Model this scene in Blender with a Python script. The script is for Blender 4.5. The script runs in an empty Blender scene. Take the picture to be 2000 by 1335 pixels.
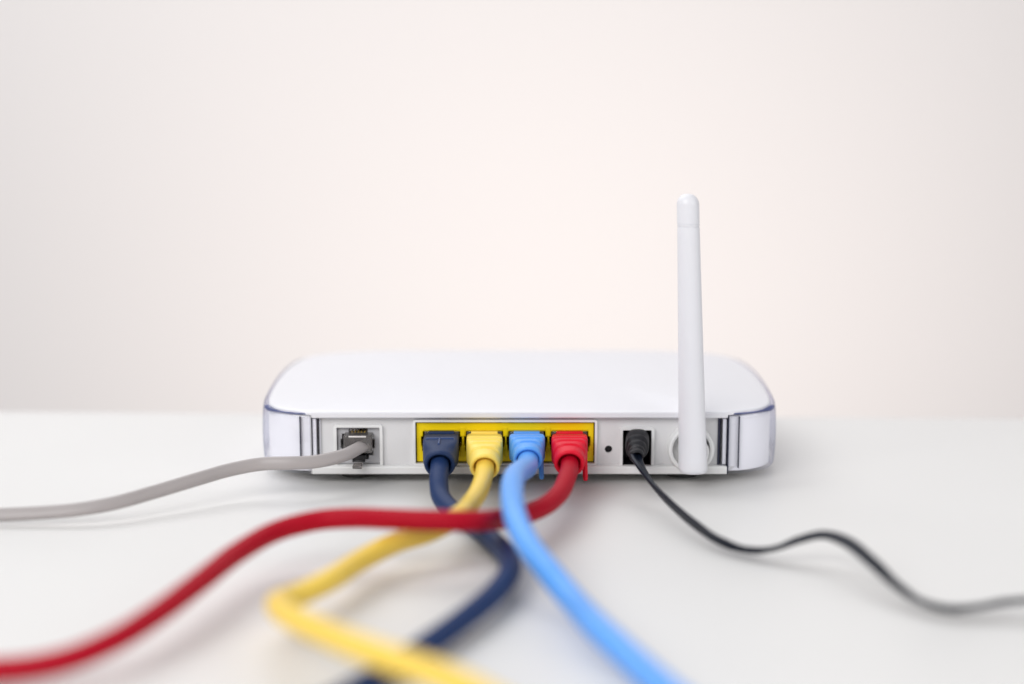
import bpy, bmesh, math, random
from mathutils import Vector, Matrix, noise
from mathutils.geometry import tessellate_polygon
random.seed(7)
S = 0.001                      # everything is authored in millimetres
scene = bpy.context.scene
col = scene.collection

# ---------------------------------------------------------------- camera
F = 3000.0; D0 = 496.0; H = 130.0; TH = math.radians(9.52); CX = -2.5
cam_d = bpy.data.cameras.new('camera'); cam = bpy.data.objects.new('camera', cam_d); col.objects.link(cam)
cam_d.sensor_width = 36; cam_d.lens = F/2000*36
cam.location = (CX*S, -D0*S, H*S); cam.rotation_euler = (math.pi/2-TH, 0, 0)
cam_d.clip_start = 0.01; cam_d.clip_end = 20
cam_d.dof.use_dof = True; cam_d.dof.focus_distance = 0.497; cam_d.dof.aperture_fstop = 3.4
scene.camera = cam

# ---------------------------------------------------------------- light
w = bpy.data.worlds.new('World'); scene.world = w; w.use_nodes = True
w.node_tree.nodes['Background'].inputs[0].default_value = (0.93, 0.95, 1.0, 1)
w.node_tree.nodes['Background'].inputs[1].default_value = 0.36
def area(name, loc, target, size, sy, power, color):
    l = bpy.data.lights.new(name, 'AREA'); l.shape = 'RECTANGLE'; l.size = size; l.size_y = sy
    l.energy = power; l.color = color
    o = bpy.data.objects.new(name, l); col.objects.link(o); o.location = loc
    o.rotation_euler = (Vector(target)-Vector(loc)).to_track_quat('-Z', 'Y').to_euler()
    return o
area('window_light', (-0.36, 0.70, 1.0), (0.05, -0.03, 0), 1.5, 0.8, 9.9, (0.985, 0.985, 1.0))
area('room_light', (-0.60, -0.95, 0.78), (0, 0, 0.02), 1.0, 0.7, 12.4, (1.0, 0.985, 0.975))
area('side_fill_light', (0.95, -0.55, 0.55), (0.05, 0, 0.02), 0.8, 0.7, 3.4, (1.0, 0.985, 0.975))  # added fill lamp, brightens the right-hand cap
area('wall_light', (0.06, 0.38, -0.18), (0.05, 1.0, 0.14), 0.7, 0.25, 2.75, (1.0, 0.87, 0.795))
scene.view_settings.view_transform = 'Standard'; scene.view_settings.look = 'None'
scene.view_settings.exposure = 0.0; scene.view_settings.gamma = 1.0

# ---------------------------------------------------------------- pixel -> place (mm)
def ray(px, py):
    x = (px-1000)/F; y = (667.5-py)/F
    return Vector((x, math.cos(TH)+y*math.sin(TH), -math.sin(TH)+y*math.cos(TH)))
def PY(px, py, Y):
    d = ray(px, py); t = (Y+D0)/d.y
    return Vector((CX+d.x*t, Y, H+d.z*t))
def PZ(px, py, z):
    d = ray(px, py); t = (z-H)/d.z
    return Vector((CX+d.x*t, -D0+d.y*t, z))

# ---------------------------------------------------------------- materials
def mat(name, color, rough=0.4, trans=0.0, ior=1.46, spec=0.5, bump=0.0, bscale=900, var=0.0, vscale=40, coat=0.0,
        sss=0.0, metal=0.0, absorb=None, wear=0.0):
    m = bpy.data.materials.new(name); m.use_nodes = True
    nt = m.node_tree; n = nt.nodes; b = n['Principled BSDF']
    b.inputs['Base Color'].default_value = (*color, 1); b.inputs['Roughness'].default_value = rough
    b.inputs['Transmission Weight'].default_value = trans; b.inputs['IOR'].default_value = ior
    b.inputs['Metallic'].default_value = metal
    b.inputs['Specular IOR Level'].default_value = spec; b.inputs['Coat Weight'].default_value = coat
    if sss:
        b.inputs['Subsurface Weight'].default_value = sss; b.inputs['Subsurface Scale'].default_value = 0.001
        b.inputs['Subsurface Radius'].default_value = (1, 1, 1)
    tc = n.new('ShaderNodeTexCoord')
    if bump:
        t = n.new('ShaderNodeTexNoise'); t.inputs['Scale'].default_value = bscale; t.inputs['Detail'].default_value = 4
        nt.links.new(tc.outputs['Object'], t.inputs['Vector'])
        bp = n.new('ShaderNodeBump'); bp.inputs['Strength'].default_value = bump; bp.inputs['Distance'].default_value = 0.0002
        nt.links.new(t.outputs['Fac'], bp.inputs['Height']); nt.links.new(bp.outputs['Normal'], b.inputs['Normal'])
    if var:
        t = n.new('ShaderNodeTexNoise'); t.inputs['Scale'].default_value = vscale; t.inputs['Detail'].default_value = 5
        nt.links.new(tc.outputs['Object'], t.inputs['Vector'])
        mx = n.new('ShaderNodeMix'); mx.data_type = 'RGBA'
        mx.inputs['A'].default_value = (*[c*(1-var) for c in color], 1); mx.inputs['B'].default_value = (*[min(1, c*(1+var)) for c in color], 1)
        nt.links.new(t.outputs['Fac'], mx.inputs['Factor']); nt.links.new(mx.outputs['Result'], b.inputs['Base Color'])
        mr = n.new('ShaderNodeMapRange'); mr.inputs['To Min'].default_value = rough-0.06; mr.inputs['To Max'].default_value = rough+0.08
        nt.links.new(t.outputs['Fac'], mr.inputs['Value']); nt.links.new(mr.outputs['Result'], b.inputs['Roughness'])
    if absorb:
        v = n.new('ShaderNodeVolumeAbsorption'); v.inputs['Color'].default_value = (*absorb[0], 1); v.inputs['Density'].default_value = absorb[1]
        nt.links.new(v.outputs[0], n['Material Output'].inputs['Volume'])
    return m
M = {
 'desk': mat('desk_white_laminate', (0.82, 0.815, 0.80), 0.42, bump=0.03, bscale=1500, var=0.012, vscale=9),
 'wall': mat('wall_paint', (0.82, 0.80, 0.79), 0.9, bump=0.05, bscale=300, var=0.008, vscale=3, spec=0.2),
 'top': mat('white_casing_plastic', (0.765, 0.765, 0.80), 0.33, bump=0.04, bscale=2500, var=0.01, vscale=30),
 'base': mat('white_base_plastic', (0.79, 0.79, 0.785), 0.38, bump=0.04, bscale=2500, var=0.012),
 'panel': mat('grey_white_panel_plastic', (0.70, 0.695, 0.70), 0.42, bump=0.10, bscale=3500, var=0.012),
 'rim': mat('refracted_edge_blue', (0.17, 0.20, 0.42), 0.08, trans=0.55, ior=1.49),
 'liner': mat('white_liner_plastic', (0.93, 0.93, 0.95), 0.5),
 'seam': mat('dark_seam', (0.02, 0.022, 0.05), 0.5),
 'yellow_jack': mat('yellow_jack_plastic', (0.84, 0.62, 0.0), 0.42, spec=0.3, var=0.03, vscale=200),
 'black': mat('black_cavity_plastic', (0.008, 0.007, 0.009), 0.5),
 'grey_jack': mat('grey_jack_plastic', (0.50, 0.50, 0.52), 0.45),
 'smoke': mat('smoky_clear_plastic', (0.62, 0.58, 0.57), 0.06, trans=0.85, ior=1.5),
 'plugclear': mat('clear_plug_plastic', (0.80, 0.76, 0.66), 0.05, trans=0.9, ior=1.5),
 'gold': mat('gold_contact', (0.75, 0.52, 0.14), 0.3, metal=1.0),
 'plug_glint': mat('pale_plug_glint', (0.75, 0.72, 0.70), 0.4),  # colour of the highlight bar on the phone plug
 'navy': mat('navy_rubber', (0.010, 0.028, 0.092), 0.55, bump=0.06, bscale=1800, var=0.06, vscale=90, spec=0.35),
 'yellow': mat('yellow_rubber', (0.93, 0.69, 0.13), 0.38, bump=0.05, bscale=1800, var=0.03, vscale=90, sss=0.1),
 'blue': mat('light_blue_rubber', (0.10, 0.35, 0.86), 0.38, bump=0.05, bscale=1800, var=0.04, vscale=90),
 'red': mat('red_rubber', (0.70, 0.008, 0.030), 0.45, bump=0.05, bscale=1800, var=0.05, vscale=90, spec=0.25),
 'navy_seam_lit': mat('navy_rubber_lit', (0.035, 0.070, 0.20), 0.35),  # lit copy of the navy rubber for the boot seams
 'navy_s': mat('navy_cable_sheath', (0.010, 0.030, 0.105), 0.5, bump=0.05, bscale=700, var=0.05, vscale=60, spec=0.25),
 'yellow_s': mat('yellow_cable_sheath', (0.89, 0.62, 0.09), 0.33, bump=0.05, bscale=700, var=0.03, vscale=60, sss=0.1),
 'blue_s': mat('light_blue_cable_sheath', (0.10, 0.355, 0.88), 0.34, bump=0.05, bscale=700, var=0.04, vscale=60),
 'red_s': mat('red_cable_sheath', (0.40, 0.002, 0.016), 0.5, bump=0.05, bscale=700, var=0.05, vscale=60, spec=0.15),
 'grey_s': mat('grey_phone_cable_sheath', (0.37, 0.34, 0.335), 0.38, bump=0.05, bscale=700, var=0.04, vscale=60),
 'dark_r': mat('charcoal_rubber', (0.012, 0.012, 0.015), 0.5, spec=0.3, bump=0.1, bscale=1800, var=0.1, vscale=200),
 'dark_s': mat('black_power_cord_sheath', (0.005, 0.008, 0.017), 0.38, spec=0.2, bump=0.05, bscale=700, var=0.1, vscale=60),
 'foot': mat('grey_rubber_foot', (0.10, 0.10, 0.10), 0.7),
}

def clear_plastic(name, tint, edge, rough=0.03):
    """thin-walled clear plastic: lets lamp light straight through, blue where it is looked at edge-on"""
    m = bpy.data.materials.new(name); m.use_nodes = True; nt = m.node_tree; n = nt.nodes
    n.remove(n['Principled BSDF']); L = nt.links.new
    lw = n.new('ShaderNodeLayerWeight'); lw.inputs['Blend'].default_value = 0.5
    cr = n.new('ShaderNodeValToRGB'); e = cr.color_ramp.elements
    e[0].position = 0.0; e[0].color = (*tint, 1); e[1].position = 1.0; e[1].color = (*edge, 1)
    k = e.new(0.72); k.color = (*tint, 1); k = e.new(0.93); k.color = (*[(a+2*b)/3 for a, b in zip(tint, edge)], 1)
    L(lw.outputs['Facing'], cr.inputs[0])
    tr = n.new('ShaderNodeBsdfTransparent'); L(cr.outputs[0], tr.inputs[0])
    gl = n.new('ShaderNodeBsdfGlossy'); gl.inputs['Roughness'].default_value = rough
    fr = n.new('ShaderNodeFresnel'); fr.inputs[0].default_value = 1.5
    ge = n.new('ShaderNodeNewGeometry'); mr = n.new('ShaderNodeMapRange')      # same reflectance from either face of the sheet
    mr.inputs['To Min'].default_value = 1.5; mr.inputs['To Max'].default_value = 1/1.5
    L(ge.outputs['Backfacing'], mr.inputs['Value']); L(mr.outputs[0], fr.inputs[0])
    mx = n.new('ShaderNodeMixShader'); L(fr.outputs[0], mx.inputs[0]); L(tr.outputs[0], mx.inputs[1]); L(gl.outputs[0], mx.inputs[2])
    L(mx.outputs[0], n['Material Output'].inputs[0])
    return m
M['clear'] = clear_plastic('clear_acrylic', (0.96, 0.96, 0.99), (0.42, 0.46, 0.78))

# ---------------------------------------------------------------- helpers
def link(name, bm, m, parent=None, smooth=True, bevel=0, seg=2, angle=35):
    bmesh.ops.recalc_face_normals(bm, faces=bm.faces)
    me = bpy.data.meshes.new(name)
    for v in bm.verts: v.co *= S
    bm.to_mesh(me); bm.free()
    o = bpy.data.objects.new(name, me); col.objects.link(o)
    me.materials.append(m)
    if smooth:
        for p in me.polygons: p.use_smooth = True
        me.set_sharp_from_angle(angle=math.radians(angle))
    if bevel:
        b = o.modifiers.new('bevel', 'BEVEL'); b.width = bevel*S; b.segments = seg; b.limit_method = 'ANGLE'; b.angle_limit = math.radians(angle)
        b.harden_normals = False
    if parent: o.parent = parent
    return o
def thing(name, label, cat, group=None):
    o = bpy.data.objects.new(name, None); o.empty_display_size = 0.01; col.objects.link(o)
    o['label'] = label; o['category'] = cat
    if group: o['group'] = group
    return o
def box(bm, x0, x1, y0, y1, z0, z1):
    vs = [bm.verts.new((x, y, z)) for x in (x0, x1) for y in (y0, y1) for z in (z0, z1)]
    for f in ((0, 1, 3, 2), (4, 6, 7, 5), (0, 4, 5, 1), (2, 3, 7, 6), (0, 2, 6, 4), (1, 5, 7, 3)):
        bm.faces.new([vs[i] for i in f])
def loft(bm, rings, cap0=True, cap1=True, closed=True):
    R = [[bm.verts.new(p) for p in r] for r in rings]
    n = len(R[0])
    for a, b in zip(R, R[1:]):
        for i in range(n if closed else n-1):
            j = (i+1) % n
            bm.faces.new((a[i], a[j], b[j], b[i]))
    if cap0: bm.faces.new(R[0][::-1])
    if cap1: bm.faces.new(R[-1])
def lathe(bm, prof, c, axis='Y', n=48, cap0=True, cap1=True):
    rings = []
    for r, h in prof:
        ring = []
        for i in range(n):
            a = 2*math.pi*i/n; u, v = r*math.cos(a), r*math.sin(a)
            ring.append(Vector(c)+(Vector((u, h, v)) if axis == 'Y' else Vector((u, v, h))))
        rings.append(ring)
    loft(bm, rings, cap0, cap1)
def rrect(x0, x1, z0, z1, r=0.0, n=5):
    if r <= 0: return [(x0, z0), (x1, z0), (x1, z1), (x0, z1)]
    out = []
    for cx, cz, a0 in ((x1-r, z0+r, -90), (x1-r, z1-r, 0), (x0+r, z1-r, 90), (x0+r, z0+r, 180)):
        for k in range(n+1):
            a = math.radians(a0+90*k/n); out.append((cx+r*math.cos(a), cz+r*math.sin(a)))
    return out
def circ(cx, cz, r, n=32): return [(cx+r*math.cos(2*math.pi*i/n), cz+r*math.sin(2*math.pi*i/n)) for i in range(n)]
def plate(bm, outer, holes, y0, y1):
    """a plate in the XZ plane from y0 (front) to y1 with real holes"""
    loops = [outer]+holes
    tri = tessellate_polygon([[Vector((x, z, 0)) for x, z in l] for l in loops])
    flat = [p for l in loops for p in l]
    A = [bm.verts.new((x, y0, z)) for x, z in flat]; B = [bm.verts.new((x, y1, z)) for x, z in flat]
    for t in tri:
        bm.faces.new([A[i] for i in t]); bm.faces.new([B[i] for i in reversed(t)])
    k = 0
    for l in loops:
        for i in range(len(l)):
            a, b = k+i, k+(i+1) % len(l); bm.faces.new((A[a], A[b], B[b], B[a]))
        k += len(l)
def crom(pts, step=0.8, extra=None):
    """centripetal-ish Catmull-Rom through pts; extra = scalar per point, interpolated too"""
    P = [pts[0]*2-pts[1]]+list(pts)+[pts[-1]*2-pts[-2]]
    E = ([extra[0]]+list(extra)+[extra[-1]]) if extra else [0]*len(P)
    out = []; ex = []
    for i in range(1, len(P)-2):
        p0, p1, p2, p3 = P[i-1:i+3]
        t = [0]
        for a, b in ((p0, p1), (p1, p2), (p2, p3)): t.append(t[-1]+max((b-a).length, 1e-3)**0.5)
        n = max(2, int((p2-p1).length/step))
        for k in range(n):
            u = t[1]+(t[2]-t[1])*k/n
            A1 = p0*((t[1]-u)/(t[1]-t[0]))+p1*((u-t[0])/(t[1]-t[0]))
            A2 = p1*((t[2]-u)/(t[2]-t[1]))+p2*((u-t[1])/(t[2]-t[1]))
            A3 = p2*((t[3]-u)/(t[3]-t[2]))+p3*((u-t[2])/(t[3]-t[2]))
            B1 = A1*((t[2]-u)/(t[2]-t[0]))+A2*((u-t[0])/(t[2]-t[0]))
            B2 = A2*((t[3]-u)/(t[3]-t[1]))+A3*((u-t[1])/(t[3]-t[1]))
            out.append(B1*((t[2]-u)/(t[2]-t[1]))+B2*((u-t[1])/(t[2]-t[1])))
            s = k/n; s = s*s*(3-2*s); ex.append(E[i]*(1-s)+E[i+1]*s)
    out.append(P[-2]); ex.append(E[-1])
    return out, ex
def sweep(bm, path, section, twist=None, scale=None):
    """sweep a 2D section (u sideways, v up) along path; frames stay upright, twist in radians"""
    rings = []
    N = len(path)
    for i, p in enumerate(path):
        t = (path[min(i+1, N-1)]-path[max(i-1, 0)]).normalized()
        side = t.cross(Vector((0, 0, 1)))
        if side.length < 0.05: side = Vector((1, 0, 0))
        side.normalize()
        if i and side.dot(ps) < 0: side = -side
        if i: side = (ps*0.8+side*0.2); side -= t*side.dot(t); side.normalize()
        ps = side
        up = side.cross(t)
        if up.z < 0 and i == 0: up = -up
        a = twist[i] if twist else 0
        s = scale[i] if scale else 1
        c, d = math.cos(a), math.sin(a)
        rings.append([p+(side*(u*c-v*d)+up*(u*d+v*c))*s for u, v in section])
    loft(bm, rings)
def disc(r, n=24): return [(r*math.cos(2*math.pi*i/n), r*math.sin(2*math.pi*i/n)) for i in range(n)]

# ---------------------------------------------------------------- desk and wall
bm = bmesh.new()
pA = PZ(-60, 801, 0); pB = PZ(2060, 816, 0)
d = (pB-pA).normalized(); nrm = Vector((-d.y, d.x, 0))
if nrm.y > 0: nrm = -nrm
c0 = (pA+pB)/2
prof = [(0.0, -25), (0.0, -1.8), (-0.5, -0.6), (-1.6, 0)]         # back edge, rounded over
rows = []
for k in range(2):
    q = c0+d*(-900 if k == 0 else 900)
    row = [q-nrm*off*1.0+Vector((0, 0, z)) for off, z in prof]
    row = [q+nrm*(-off)+Vector((0, 0, z)) for off, z in prof]
    row += [q+nrm*900+Vector((0, 0, 0)), q+nrm*900+Vector((0, 0, -25))]
    rows.append(row)
loft(bm, rows)
desk = link('desk', bm, M['desk']); desk['kind'] = 'structure'
bm = bmesh.new(); box(bm, -2500, 2500, 1000, 1060, -900, 2000)
wall = link('wall', bm, M['wall'], smooth=False); wall['kind'] = 'structure'

# ---------------------------------------------------------------- router
router = thing('router', 'white router with one upright antenna and clear side caps on the desk', 'router')
half = [(69, -2.5), (73, -2.1), (77.5, -0.2), (82.3, 3.6), (85.6, 8.8), (87.4, 17), (88.5, 32), (89.0, 52), (88.3, 72), (86.2, 86), (81.5, 96), (72, 102), (58, 104.5), (40, 105.3)]
hp, _ = crom([Vector((x, y, 0)) for x, y in half], 1.5)
YC = 50.0
def side_path(sg, i0=0, i1=None):
    return [Vector((p.x*sg, p.y, 0)) for p in (hp[i0:i1])]
def normals(path, sg):
    out = []
    for i in range(len(path)):
        t = (path[min(i+1, len(path)-1)]-path[max(i-1, 0)]).normalized()
        out.append(Vector((t.y, -t.x, 0))*sg)
    return out
def rimz(y): return 24.0+1.6*max(0, min(1, (y-5)/85))
full = [Vector((p.x, p.y, 0)) for p in hp]+[Vector((-p.x, p.y, 0)) for p in reversed(hp)]
front = [Vector((x, -2.5, 0)) for x in range(-65, 66, 5)]
outline = full+front                                              # counter-clockwise closed
def inset(pts, dist):
    n = len(pts); out = []
    for i, p in enumerate(pts):
        t = (pts[(i+1) % n]-pts[i-1]).normalized(); nn = Vector((t.y, -t.x, 0))
        k = 1.0 if abs(p.x) > 69.5 else 0.0
        k = min(1, max(0, (abs(p.x)-69)/6)) if p.y < 5 else (1 if p.y < 90 else max(0.35, 1-(p.y-90)/25))
        out.append(p-nn*(dist[0]*k+dist[1]))
    return out
# top shell: rim rings then a shallow dome rising to the far side
bm = bmesh.new(); rings = []
for dst, dz in (((2.0, 0.2), -1.0), ((2.0, 0.0), -0.5), ((2.0, 0.12), -0.12), ((2.0, 0.5), 0.12), ((2.0, 1.2), 0.30)):
    rings.append([Vector((p.x, p.y, rimz(p.y)+dz)) for p in inset(outline, dst)])
last = rings[-1]
for q in (0.97, 0.93, 0.88, 0.82, 0.74, 0.65, 0.55, 0.42, 0.28, 0.14, 0.03):
    ring = []
    for p in last:
        x, y = p.x*q, YC+(p.y-YC)*q
        lift = 5.5*(1-q**2.6)*(0.80+0.20*max(-1, min(1, (y-50)/50)))
        ring.append(Vector((x, y, rimz(y)+0.30+lift)))
    rings.append(ring)
loft(bm, rings)
link('top_shell', bm, M['top'], router, angle=60)
bm = bmesh.new(); box(bm, -68.6, 68.6, -2.45, 1.2, 21.9, 24.02)
link('top_lip', bm, M['top'], router, bevel=0.55, seg=4)
# base shell: tray that rounds in underneath, with a lip in front of the panel
bm = bmesh.new(); rings = []
for dst, z in (((4.0, 6.5), 3.0), ((3.0, 3.0), 3.3), ((2.8, 1.2), 4.2), ((2.8, 0.6), 5.4)):
    rings.append([Vector((p.x, max(p.y, -1.9), z)) for p in inset(outline, dst)])
loft(bm, rings)
link('base_shell', bm, M['base'], router)
bm = bmesh.new(); box(bm, -68.6, 68.6, -2.5, 1.0, 3.0, 5.75)
link('base_lip', bm, M['base'], router, bevel=0.5, seg=4)
# added black plate inside so that no light leaks in
bm = bmesh.new(); box(bm, -64.5, 64.5, 14, 15, 5.4, 22.5)
link('inner_light_block', bm, M['black'], router, smooth=False)
# clear caps: one C-shaped solid round each side, a white liner behind it
CZ0 = 3.05
def cap(sg):
    path = side_path(sg); nr = normals(path, sg)
    bm = bmesh.new(); rings = []
    for i, (p, nn) in enumerate(zip(path, nr)):
        zt = rimz(p.y)-0.25
        k = min(1, i/10.0)
        pr = []
        outer = [(-1.3, CZ0), (-0.7, CZ0+0.25), (-0.25, CZ0+0.9), (0.0, CZ0+3.0), (0.25, 10), (0.3, 14), (0.2, 18), (0.0, zt-2.2), (-0.25, zt-0.8), (-0.8, zt-0.1), (-1.3, zt)]
        inner = [(-1.9, zt-0.2), (-2.35, zt-1.0), (-2.4, 14), (-2.4, CZ0+1.0)]
        for off, z in outer: pr.append(p+nn*(off*(k if off > 0 else 1))+Vector((0, 0, z)))
        for off, z in inner: pr.append(p+nn*off+Vector((0, 0, z)))
        rings.append(pr)
    loft(bm, rings)
    o = link('clear_side_cap', bm, M['clear'], router, angle=50, bevel=0.18, seg=2)
    # liner
    bm = bmesh.new(); rings = []
    path2 = path[0:]; nr2 = nr[0:]
    for p, nn in zip(path2, nr2):
        zt = rimz(p.y)-1.3
        rings.append([p+nn*off+Vector((0, 0, z)) for off, z in ((-1.9, CZ0+.7), (-1.9, zt-.3), (-4.2, zt-.3), (-4.2, CZ0+.7))])
    loft(bm, rings)
    link('cap_liner', bm, M['liner'], o, bevel=.3, seg=3)
    bm = bmesh.new(); pp = path[1].lerp(path[2], .7); box(bm, pp.x-.17, pp.x+.17, pp.y+.75, pp.y+2.0, CZ0+1.9, 22.2)
    link('seam', bm, M['seam'], o, smooth=False)
    # the returning edge of the cap beside the panel and a strip painted as the shadow gap next to it
    bm = bmesh.new(); x0, x1 = sorted((sg*66.3, sg*68.55)); box(bm, x0, x1, -1.9, 1.2, 5.85, 21.8)
    link('cap_return', bm, M['clear'], o, bevel=0.5, seg=4)
    bm = bmesh.new(); x0, x1 = sorted((sg*67.1, sg*68.3)); box(bm, x0, x1, -1.3, 1.1, 6.1, 21.6)
    link('cap_return_core', bm, M['liner'], o, bevel=0.25, seg=3)
    bm = bmesh.new(); x0, x1 = sorted((sg*65.5, sg*66.15)); box(bm, x0, x1, -0.5, 1.2, 5.85, 21.8)
    link('seam', bm, M['seam'] if sg > 0 else M['grey_jack'], o, smooth=False)
    bm = bmesh.new(); x0, x1 = sorted((sg*68.62, sg*68.92)); box(bm, x0, x1, -2.3, 0.5, 3.2, 23.7)
    link('seam', bm, M['seam'] if sg > 0 else M['grey_jack'], o, smooth=False)
    # added bead painting the blue of refracted light, thickest where the cap turns
    bm = bmesh.new(); n_ = len(path); rr = []
    pts_ = [p-nn*.75+Vector((0, 0, rimz(p.y)-.62)) for p, nn in zip(path, nr)]
    for p in pts_:
        k = math.exp(-((p.y-7.5)/4.0)**2) if p.y > 0 else .1
        rr.append(.16+.85*k)
    sweep(bm, pts_, disc(1, 12), None, rr)
    link('cap_edge_tint', bm, M['rim'], o, angle=80)
    return o
cap(-1); cap(1)
# rubber feet
for x, y in ((-55, 10), (55, 10), (-55, 90), (55, 90)):
    bm = bmesh.new(); lathe(bm, [(5.2, 0.0), (5.6, 0.4), (5.6, 3.05)], (x, y, 0), 'Z', 32)
    link('rubber_foot', bm, M['foot'], router)

# back panel, cut to pixel-measured openings on the plane Y = 0
def rp(x0, x1, y0, y1, Y=0.0):
    a = PY(x0, y1, Y); b = PY(x1, y0, Y); return a.x, b.x, a.z, b.z
ph = rp(658, 743, 831, 906); et = rp(811, 1163, 820.5, 903.5); dc = rp(1214, 1273.5, 836, 908)
rs = PY(1188.5, 876, 0)
an = PY(1348, 872, 0)
def prism(bm, pts, y0, y1): loft(bm, [[Vector((x, y0, z)) for x, z in pts], [Vector((x, y1, z)) for x, z in pts]])
bm = bmesh.new(); box(bm, -65.5, 65.5, 0.0, 1.2, 5.2, 22.3)
panel = link('back_panel', bm, M['panel'], router, smooth=False)
bm = bmesh.new()
for sh in (rrect(*ph), rrect(*et), rrect(*dc), circ(rs.x, rs.z, 1.25, 40)): prism(bm, sh, -2, 4)
cut = link('cutter', bm, M['panel'], smooth=False)
bo = panel.modifiers.new('holes', 'BOOLEAN'); bo.object = cut; bo.operation = 'DIFFERENCE'; bo.solver = 'EXACT'
bpy.context.view_layer.update()
me_ = bpy.data.meshes.new_from_object(panel.evaluated_get(bpy.context.evaluated_depsgraph_get()))
panel.modifiers.clear(); panel.data = me_; bpy.data.objects.remove(cut)
bm = bmesh.new(); lathe(bm, [(1.5, 2.0), (1.5, 4.5)], (rs.x, 0, rs.z), 'Y', 24)
link('reset_button', bm, M['black'], router)
def frame(fr, t, proud, name='port_frame', mt='base'):
    x0, x1, z0, z1 = fr
    bm = bmesh.new()
    plate(bm, rrect(x0-t, x1+t, z0-t, z1+t, 1.0, 6), [rrect(x0+.22, x1-.22, z0+.22, z1-.22, 0.25, 3)], -proud, -0.004)
    plate(bm, rrect(x0+.01, x1-.01, z0+.01, z1-.01), [rrect(x0+.22, x1-.22, z0+.22, z1-.22, 0.25, 3)], -0.003, 3.0)
    return link(name, bm, M[mt], router, bevel=0.3, seg=4)
frame(ph, 0.75, 1.3); frame(et, 0.6, 1.2); frame(dc, 0.75, 1.4)

# telephone jack (grey block, stepped opening, five gold pins)
j = rp(662, 739, 835, 902)
cx_ = (j[0]+j[1])/2
def px2(x, y): p = PY(x, y, 0); return (p.x, p.z)
bm = bmesh.new()
hole = [px2(*q) for q in ((668, 888), (680, 888), (680, 896), (688, 896), (688, 902), (713, 902), (713, 896), (720, 896), (720, 888),
                          (729, 888), (729, 874), (732, 874), (732, 856), (729, 856), (729, 846), (718, 846), (718, 836), (681, 836), (681, 846), (668, 846), (668, 856), (665, 856), (665, 874), (668, 874))]
plate(bm, rrect(j[0]-.35, j[1]+.35, j[2]-.3, j[3]+.3), [hole], 0.25, 9)
pj = link('phone_jack', bm, M['grey_jack'], router, bevel=0.1, seg=2)
bm = bmesh.new(); box(bm, ph[0]+.3, ph[1]-.3, 9.05, 9.5, ph[2]+.3, ph[3]-.3); link('jack_shade_back', bm, M['black'], pj, smooth=False)  # added black plate, paints the shade deep inside the jack
me = None
for k in range(5):
    x = px2(687+k*6.2, 840)
    if me is None:
        bm = bmesh.new(); box(bm, x[0]-.22, x[0]+.22, 0.5, 6, x[1]-.9, x[1]-.2); o = link('contact_pin', bm, M['gold'], pj, smooth=False); me = o; x_0 = x[0]
    else:
        o = me.copy(); col.objects.link(o); o.parent = pj; o.location.x = (x[0]-x_0)*S

# yellow four-port jack block
y4 = rp(814.5, 1159.5, 824, 899.5)
openings = [(826, 897), (910, 981), (993, 1064), (1076.5, 1147.5)]
bm = bmesh.new(); holes = []
for a, b in openings:
    holes.append([px2(*q) for q in ((a+2, 897), (b-2, 897), (b-2, 880), (b+1.5, 880), (b+1.5, 872), (b+5.5, 868), (b+5.5, 851), (b+1.5, 851), (b+1.5, 840.5),
                                    (a, 840.5), (a, 851), (a-3.5, 851), (a-3.5, 868), (a-1.5, 870), (a-1.5, 880), (a+2, 880))])
plate(bm, rrect(*y4), holes, -0.15, 11)
yj = link('port_block', bm, M['yellow_jack'], router, bevel=0.15, seg=2, angle=40)
bm = bmesh.new(); box(bm, et[0]+.3, et[1]-.3, 11.05, 11.5, et[2]+.3, et[3]-.3); link('jack_shade_back', bm, M['black'], yj, smooth=False)  # black sheet put in as the dark behind the ports
x = px2(812.5, 860); x2 = px2(813.9, 860)
bm = bmesh.new(); box(bm, et[0]+.24, y4[0]-.02, 0.3, 3, et[2]+.3, et[3]-.3); link('gap_shade_strip', bm, M['black'], yj, smooth=False)  # added black strip stands in for the shade in the gap
for (a, b) in openings:                                            # brow ledge over every opening and pillars between them
    p0 = px2(a+1, 838.5); p1 = px2(b, 835.5)
    bm = bmesh.new(); box(bm, p0[0], p1[0], -0.42, -0.14, p0[1], p1[1]); link('port_brow', bm, M['yellow_jack'], yj, bevel=0.1)
for a, b in ((899, 908), (983, 991), (1067, 1075)):
    p0 = px2(a, 850); p1 = px2(b, 833)
    bm = bmesh.new(); box(bm, p0[0], p1[0], -0.40, -0.13, p0[1], p1[1]); link('port_pillar', bm, M['yellow_jack'], yj, bevel=0.12)

# power jack cavity
bm = bmesh.new()
plate(bm, rrect(dc[0]+.23, dc[1]-.23, dc[2]+.23, dc[3]-.23), [rrect(dc[0]+.55, dc[1]-.55, dc[2]+.5, dc[3]-.5, .3)], -0.1, 9)
box(bm, dc[0]+.3, dc[1]-.3, 9.02, 9.5, dc[2]+.3, dc[3]-.3)
link('power_jack', bm, M['black'], router, bevel=0.1)

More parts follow.
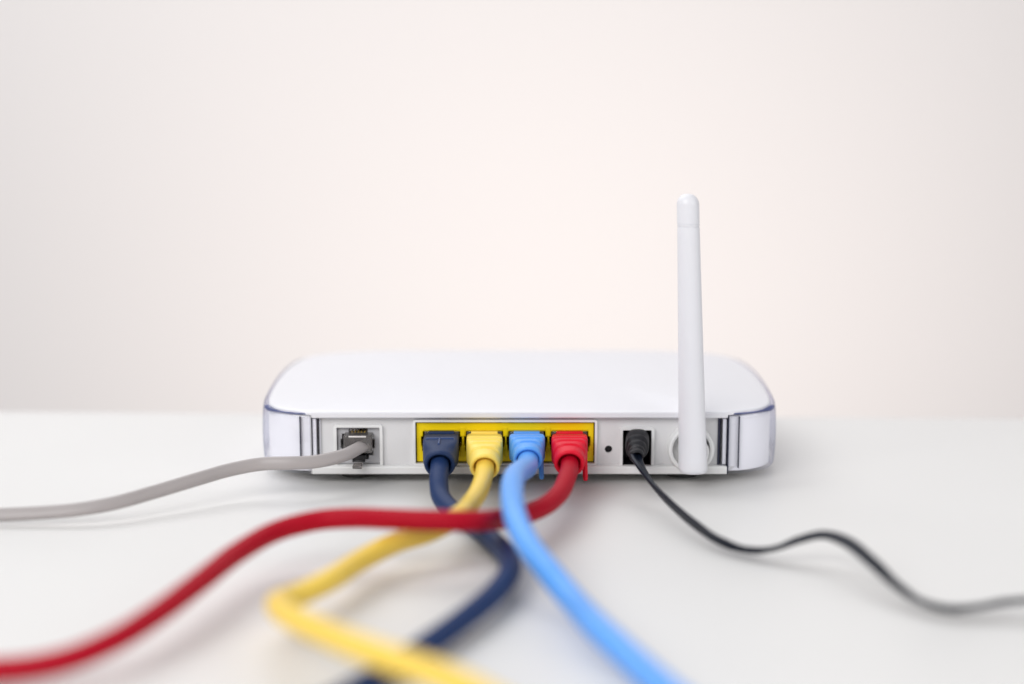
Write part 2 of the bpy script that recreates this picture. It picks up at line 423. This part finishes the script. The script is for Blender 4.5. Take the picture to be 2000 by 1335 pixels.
# antenna: round hinge collar on the panel, hinge knob, tapered mast with cap
ax, az = an.x, an.z
ant = bpy.data.objects.new('antenna', None); col.objects.link(ant); ant.parent = router; ant.empty_display_size = 0.01
bm = bmesh.new(); lathe(bm, [(7.75, 0.0), (7.65, -3.4), (7.4, -3.9), (6.9, -4.1), (6.3, -3.9), (6.1, -3.4), (6.05, -0.3), (0.5, -0.3)], (ax, 0, az), 'Y', 64)
link('hinge_collar', bm, M['base'], ant, angle=30)
bm = bmesh.new(); lathe(bm, [(4.9, -0.35), (4.9, -7.5), (4.4, -8.6), (1.0, -8.8)], (ax+.5, 0, az), 'Y', 48)
link('hinge_knob', bm, M['base'], ant)
bm = bmesh.new(); box(bm, ax+4.6, ax+6.2, -2.2, -0.35, az-1.2, az+1.1); link('hinge_stop', bm, M['panel'], ant, bevel=0.15)
AY = -10.5
a0 = PY(1353.5, 921, AY); a1 = PY(1343.3, 379, AY)
ad = (a1-a0).normalized(); L = (a1-a0).length
def aring(t, rx, ry, n=40, e=2.0):
    c = a0+ad*t; out = []
    for i in range(n):
        a = 2*math.pi*i/n; ca, sa = math.cos(a), math.sin(a)
        out.append(c+Vector((rx*math.copysign(abs(ca)**(2/e), ca), ry*math.copysign(abs(sa)**(2/e), sa), 0)))
    return out
pxw = lambda w: w/2/((F)/(math.hypot(D0+AY, 60)))
r0, r1 = pxw(57.5), pxw(42.0)
rad = lambda t: r0+(r1-r0)*min(1, max(0, t/L))**0.85
Lg = L-10.6                                                       # groove between mast and tip
bm = bmesh.new()
rings = [aring(0, r0*.72, r0*.70, e=2.6), aring(.25, r0*.88, r0*.86, e=2.5), aring(.9, r0*.975, r0*.96, e=2.4), aring(1.8, r0, r0, e=2.3)]
for k in range(1, 30):
    t = 1.8+(Lg-.25-1.8)*k/29; rings.append(aring(t, rad(t), rad(t), e=2.3 if t < 16 else 2.0))
rings.append(aring(Lg, rad(Lg)*.99, rad(Lg)*.99)); rings.append(aring(Lg+.05, rad(Lg)*.96, rad(Lg)*.96)); rings.append(aring(Lg+.4, rad(Lg)*.96, rad(Lg)*.96))
loft(bm, rings); link('antenna_mast', bm, M['base'] if False else M['top'], ant, angle=40)
bm = bmesh.new(); rr = rad(Lg)
rings = [aring(Lg+.33, rr*.90, rr*.90), aring(Lg+.36, rr*.985, rr*.985), aring(Lg+.55, rr, rr), aring(Lg+1.0, rr, rr), aring(Lg+1.05, rr*.965, rr*.965), aring(Lg+1.2, rr*.965, rr*.965), aring(Lg+1.25, rr, rr), aring(L-3.6, rr, rr)]
for k in range(1, 9):
    a = math.radians(90*k/8.2); rings.append(aring(L-3.6+3.6*math.sin(a), rr*math.cos(a)**.8, rr*math.cos(a)**.8))
loft(bm, rings); link('antenna_tip', bm, M['top'], ant, angle=40)

# ---------------------------------------------------------------- cables
def sec(c, a, b, e, tilt, n=48):
    """super-ellipse section facing -Y, tilt pitches it downwards"""
    out = []
    for i in range(n):
        t = 2*math.pi*i/n; ca, sa = math.cos(t), math.sin(t)
        x = a*math.copysign(abs(ca)**(2/e), ca); z = b*math.copysign(abs(sa)**(2/e), sa)
        out.append(c+Vector((x, -z*math.sin(tilt), z*math.cos(tilt))))
    return out
def boot(root, m, x0, x1, collar, Yc, rc, ribs=True, tab=None, ytop=843):
    """network plug boot: flat shouldered body that becomes a ribbed round strain relief"""
    a = PY(x0, ytop+3, -1.2); b = PY(x1, 898, -1.2)
    hw = (b.x-a.x)/2; zc = (a.z+b.z)/2+0.2; hh = (a.z-b.z)/2-0.1
    c0 = Vector(((a.x+b.x)/2, -1.0, zc)); c1 = PY(collar[0], collar[1], Yc)
    bm = bmesh.new(); rings = []
    N = 96
    rings.append(sec(c0+Vector((0, 0.9, 0)), hw*.93, hh*.93, 6, 0))
    for k in range(N+1):
        u = k/N
        w_ = max(0, (u-(0.36 if ribs else .45))/(0.64 if ribs else .55)); w_ = w_*w_*(3-2*w_)
        c = c0.lerp(c1, u); c.z = c0.z*(1-u)+c1.z*u + 1.1*math.sin(math.pi*u)*(1 if ribs else .8)
        aa = hw*(1-w_)+rc*w_; bb = hh*(1-w_)+rc*w_; e = 7*(1-w_)**2+2.1
        if k == 0: aa *= .97; bb *= .97
        if ribs and 0.26 < u < 0.90:
            ph_ = ((u-0.26)/0.64*4) % 1.0
            gr = 1 if .35 < ph_ < .65 else (max(0, 1-abs(ph_-.5)/.22+.68) if .27 < ph_ < .73 else 0)
            g = 1-0.135*min(1, gr); bb *= g; aa *= 1+(g-1)*.45
        rings.append(sec(c, aa, bb, e, 0.35*w_))
    d = Vector((0, -math.cos(.35), -math.sin(.35)))
    for off, r in ((.7, rc*1.0), (1.2, rc*.97), (1.4, rc*.90), (1.3, rc*.80), (.9, rc*.74), (-2.5, rc*.70)):
        rings.append(sec(c1+d*off, r, r, 2, .35))
    loft(bm, rings)
    o = link('plug_boot', bm, m, root, angle=50)
    if not ribs:                                                  # raised seams on the navy boot, paler colour paints the light they catch
        bm = bmesh.new(); p, q = PY(831, 866, -9), PY(888, 866, -9)
        def topz(y):
            u = min(1, (-1-y)/(-1-Yc)); w_ = max(0, (u-.45)/.55); w_ = w_*w_*(3-2*w_)
            return c0.z*(1-u)+c1.z*u+.88*math.sin(math.pi*u)+hh*(1-w_)+rc*w_
        box(bm, c0.x-hw+1.2, c0.x+hw-1.2, -12.1, -11.4, topz(-11.7)-.8, topz(-11.7)+.40)
        for k in range(5):
            y = -12.0-k*1.3; a_ = [Vector((c0.x+dx, yy, topz(yy)+.12+dz)) for yy in (y, y-1.5) for dx, dz in ((-.35, -.5), (.25, -.5), (.25, .32), (-.35, .32))]
            loft(bm, [a_[:4], a_[4:]])
        link('boot_seam', bm, M['navy_seam_lit'], o, bevel=.15)
    bm = bmesh.new(); box(bm, c0.x-hw+1.5, c0.x+hw-1.5, -1.9, .6, c0.z+hh-.8, c0.z+hh+.72)
    link('boot_step', bm, m, o, bevel=.3, seg=3)
    # clear plug nose inside the port
    bm = bmesh.new(); box(bm, c0.x-hw+.15, c0.x+hw-.15, -0.95, 10, c0.z-hh+.6, c0.z+hh+.62)
    link('plug_nose', bm, M['plugclear'], root, bevel=.25)
    if tab:
        t0 = PY(tab[0], tab[1], -11); t1 = PY(tab[0]+1.5, tab[2], -15)
        bm = bmesh.new(); rings = []
        for k in range(9):
            u = k/8; c = t0.lerp(t1, u); c.y -= 1.2*math.sin(u*1.6)
            s_ = 1 if u < .9 else .8
            rings.append([c+Vector((dx*.85*s_, dy*1.6*s_, 0)) for dx, dy in disc(1, 16)])
        loft(bm, rings); link('latch_guard', bm, m, o)
    return c1, d
def cable(root, m, r, pts, name='sheath', step=1.0):
    path, _ = crom(pts, step)
    bm = bmesh.new(); sweep(bm, path, disc(r, 28))
    link(name, bm, m, root, angle=80)
    return path
grp = 'network cables plugged into the yellow ports'
paths = {}
# navy
t = thing('network_cable', 'navy blue network cable in the leftmost yellow port, bending under the red', 'network cable', grp)
c, d = boot(t, M['navy'], 828, 896.5, (859, 903), -22, 4.95, ribs=False)
paths['navy'] = cable(t, M['navy_s'], 2.95, [c-d*2.5, c+d*2.5+Vector((0, 0, -.3)), PY(857, 940, -31.5), PZ(861, 968, 5.2), PZ(884, 996, 3.5), PZ(922, 1022, 3.1), PZ(962, 1055, 3.2),
    PZ(992, 1087, 4.2), PZ(995, 1118, 5.0), PZ(965, 1158, 5), PZ(905, 1208, 4.5), PZ(835, 1258, 4.0), PZ(765, 1305, 3.2), PZ(690, 1350, 3.0), PZ(590, 1405, 3.0)])
# yellow
t = thing('network_cable', 'yellow network cable with a sharp kink at lower left, over the navy cable', 'network cable', grp)
c, d = boot(t, M['yellow'], 911, 981, (947, 908), -25, 4.8)
paths['yellow'] = cable(t, M['yellow_s'], 2.9, [c-d*2.5, c+d*2.5, PY(936, 956, -46), PY(918, 984, -60), PZ(890, 1010, 11.3), PZ(840, 1037, 9.2), PZ(775, 1058, 8.4), PZ(705, 1093, 8.0), PZ(640, 1134, 8.5), PZ(580, 1162, 8.0),
    PZ(552, 1171, 8.6), PZ(542, 1179, 10.0), PZ(549, 1190, 11.5), PZ(575, 1207, 13), PZ(650, 1242, 15.5), PZ(740, 1277, 16.5), PZ(830, 1307, 16), PZ(900, 1335, 15), PZ(990, 1385, 13)], step=.7)
# light blue
t = thing('network_cable', 'light blue network cable arching over the red cable to the lower right', 'network cable', grp)
c, d = boot(t, M['blue'], 994.5, 1063, (1031, 893), -23, 4.7, tab=(1056, 880, 931))
paths['blue'] = cable(t, M['blue_s'], 3.25, [c-d*2.5, c+d*2+Vector((0, 0, .2)), PY(1028, 912, -40), PY(1014, 920, -54), PY(1003, 935, -68), PY(1000, 965, -83), PY(1007, 1010, -99), PY(1030, 1060, -112), PY(1068, 1110, -123), PY(1118, 1170, -136),
    PZ(1170, 1226, 6.0), PZ(1230, 1282, 4.3), PZ(1300, 1345, 3.5), PZ(1390, 1420, 3.3)])
# red
t = thing('network_cable', 'red network cable in the rightmost yellow port, sweeping to the lower left', 'network cable', grp)
c, d = boot(t, M['red'], 1077.5, 1147, (1112, 901), -23, 4.85, tab=(1141.5, 880, 934))
paths['red'] = cable(t, M['red_s'], 2.85, [c-d*2.5, c+d*2.5, PY(1106, 935, -39), PY(1092, 963, -52), PY(1058, 990, -66), PY(1000, 1009, -78), PZ(920, 1016, 15.2), PZ(840, 1015, 15.6), PZ(760, 1012, 15), PZ(690, 1010, 14), PZ(620, 1015, 13), PZ(545, 1034, 12), PZ(470, 1074, 11),
    PZ(390, 1135, 10.5), PZ(310, 1195, 9.5), PZ(225, 1248, 8), PZ(140, 1284, 6), PZ(60, 1302, 4.6), PZ(-60, 1310, 3.4), PZ(-160, 1310, 3)])
# phone cable: flat grey cable with a clear modular plug
t = thing('phone_cable', 'flat grey telephone cable with a clear plug, running off to the left edge', 'phone cable')
g = lambda *q: PY(q[0], q[1], -6)
pa = PY(669, 887, -5); pb = PY(728, 849, -5)
bm = bmesh.new()
box(bm, pa.x+.3, pb.x-.3, -4.6, 7, pa.z+.4, pb.z-.1)
link('plug_body', bm, M['smoke'], t, bevel=.35, seg=3)
bm = bmesh.new(); q0 = PY(681, 853, -4.7); q1 = PY(715, 850, -4.7); box(bm, q0.x, q1.x, -4.95, -4.62, q0.z, q1.z); link('plug_highlight', bm, M['plug_glint'], t, bevel=.1)  # pale bar painted as the highlight along the plug top
bm = bmesh.new(); q0 = PY(688, 899, -5); q1 = PY(713, 889, -5); box(bm, q0.x, q1.x, -4.2, 5, q0.z, q1.z); link('latch_base', bm, M['black'], t, bevel=.2)
bm = bmesh.new(); q0 = PY(688.5, 914, -7); q1 = PY(707, 902, -7); box(bm, q0.x, q1.x, -7.6, -2.9, q0.z, q1.z-.9); link('latch_lever', bm, M['smoke'], t, bevel=.25)
bm = bmesh.new(); q0 = PY(690, 884, -4.7); q1 = PY(717, 862, -4.7); box(bm, q0.x, q1.x, -4.4, 3, q0.z, q1.z); link('cable_clamp', bm, M['dark_r'], t, bevel=.2)
pts = [PY(712, 868, -2), PY(700, 874, -7), PZ(676, 886, 12.4), PZ(645, 895, 11.9), PZ(610, 901, 11.5), PZ(565, 903, 11.5), PZ(510, 905, 11.0), PZ(450, 916, 10.0), PZ(380, 936, 8.8), PZ(300, 960, 7.2), PZ(220, 982, 5.8), PZ(150, 994, 4.7), PZ(80, 1000, 3.9), PZ(0, 1004, 3.3), PZ(-80, 1007, 3.0)]
tw = [0.5, .6, .8, 1.0, 1.15, 1.25, 1.3, 1.3, 1.25, 1.15, 1.0, .85, .8, .9, 1.0]
path, ex = crom(pts, 1.0, tw)
secf = [(2.15*math.copysign(abs(math.cos(a))**.85, math.cos(a)), 1.42*math.copysign(abs(math.sin(a))**.85, math.sin(a))) for a in [2*math.pi*i/28 for i in range(28)]]
bm = bmesh.new(); sweep(bm, path, secf, ex); link('sheath', bm, M['grey_s'], t, angle=80)
paths['phone'] = path
# power cord
t = thing('power_cord', 'black twin power cord with a ribbed rubber plug, waving away to the right', 'power cord')
c0 = PY(1245, 862, -1); c1 = PY(1243, 889, -17)
rings = []
rings.append(sec(c0+Vector((0, 6, 0)), 3.9, 4.6, 2.3, 0)); N = 40
for k in range(N+1):
    u = k/N; c = c0.lerp(c1, u); c.z += .3*math.sin(math.pi*u)
    w_ = min(1, max(0, (u-.15)/.7)); w_ = w_*w_*(3-2*w_)
    aa = 3.9*(1-w_)+2.4*w_; bb = 4.5*(1-w_)+2.4*w_
    if .38 < u < .93:
        g_ = 1+.07*max(-1, min(1, 2*math.sin((u-.38)/.55*3*2*math.pi))); aa *= g_; bb *= g_
    rings.append(sec(c, aa, bb, 2.9-.9*w_, .4*w_))
dd = Vector((0, -math.cos(.4), -math.sin(.4)))
for off, r in ((.5, 2.3), (.8, 2.0), (.6, 1.7), (-1, 1.6)): rings.append(sec(c1+dd*off, r, r, 2, .4))
bm = bmesh.new(); loft(bm, rings); link('plug_boot', bm, M['dark_r'], t, angle=50)
pts = [c1-dd*1.5, c1+dd*1.5, PY(1254, 915, -24), PY(1275, 945, -31), PZ(1312, 984, 5.0), PZ(1362, 1026, 3.6), PZ(1412, 1058, 2.8), PZ(1462, 1073, 2.4), PZ(1512, 1070, 4.0), PZ(1560, 1053, 7), PZ(1605, 1043, 9), PZ(1650, 1055, 9.5), PZ(1700, 1093, 8), PZ(1750, 1140, 5), PZ(1800, 1174, 3), PZ(1855, 1188, 2.5), PZ(1910, 1184, 3), PZ(1960, 1175, 4), PZ(2020, 1170, 5), PZ(2100, 1168, 5)]
tw = [0.35, .5, .7, .9, 1.05, 1.1, .9, .5, .2, 0, -.05, -.1, .1, .35, .5, .5, .4, .3, .3, .3]
path, ex = crom(pts, 0.8, tw)
fig = []
for i in range(32):
    a = 2*math.pi*i/32; ca, sa = math.cos(a), math.sin(a)
    fig.append((2.3*ca, .95*math.copysign(abs(sa)**.8, sa)*(0.35+.65*min(1, abs(ca)*1.9)) if abs(ca) < .9 else .95*sa))
bm = bmesh.new(); sweep(bm, path, fig, ex); link('sheath', bm, M['dark_s'], t, angle=80)
paths['power'] = path
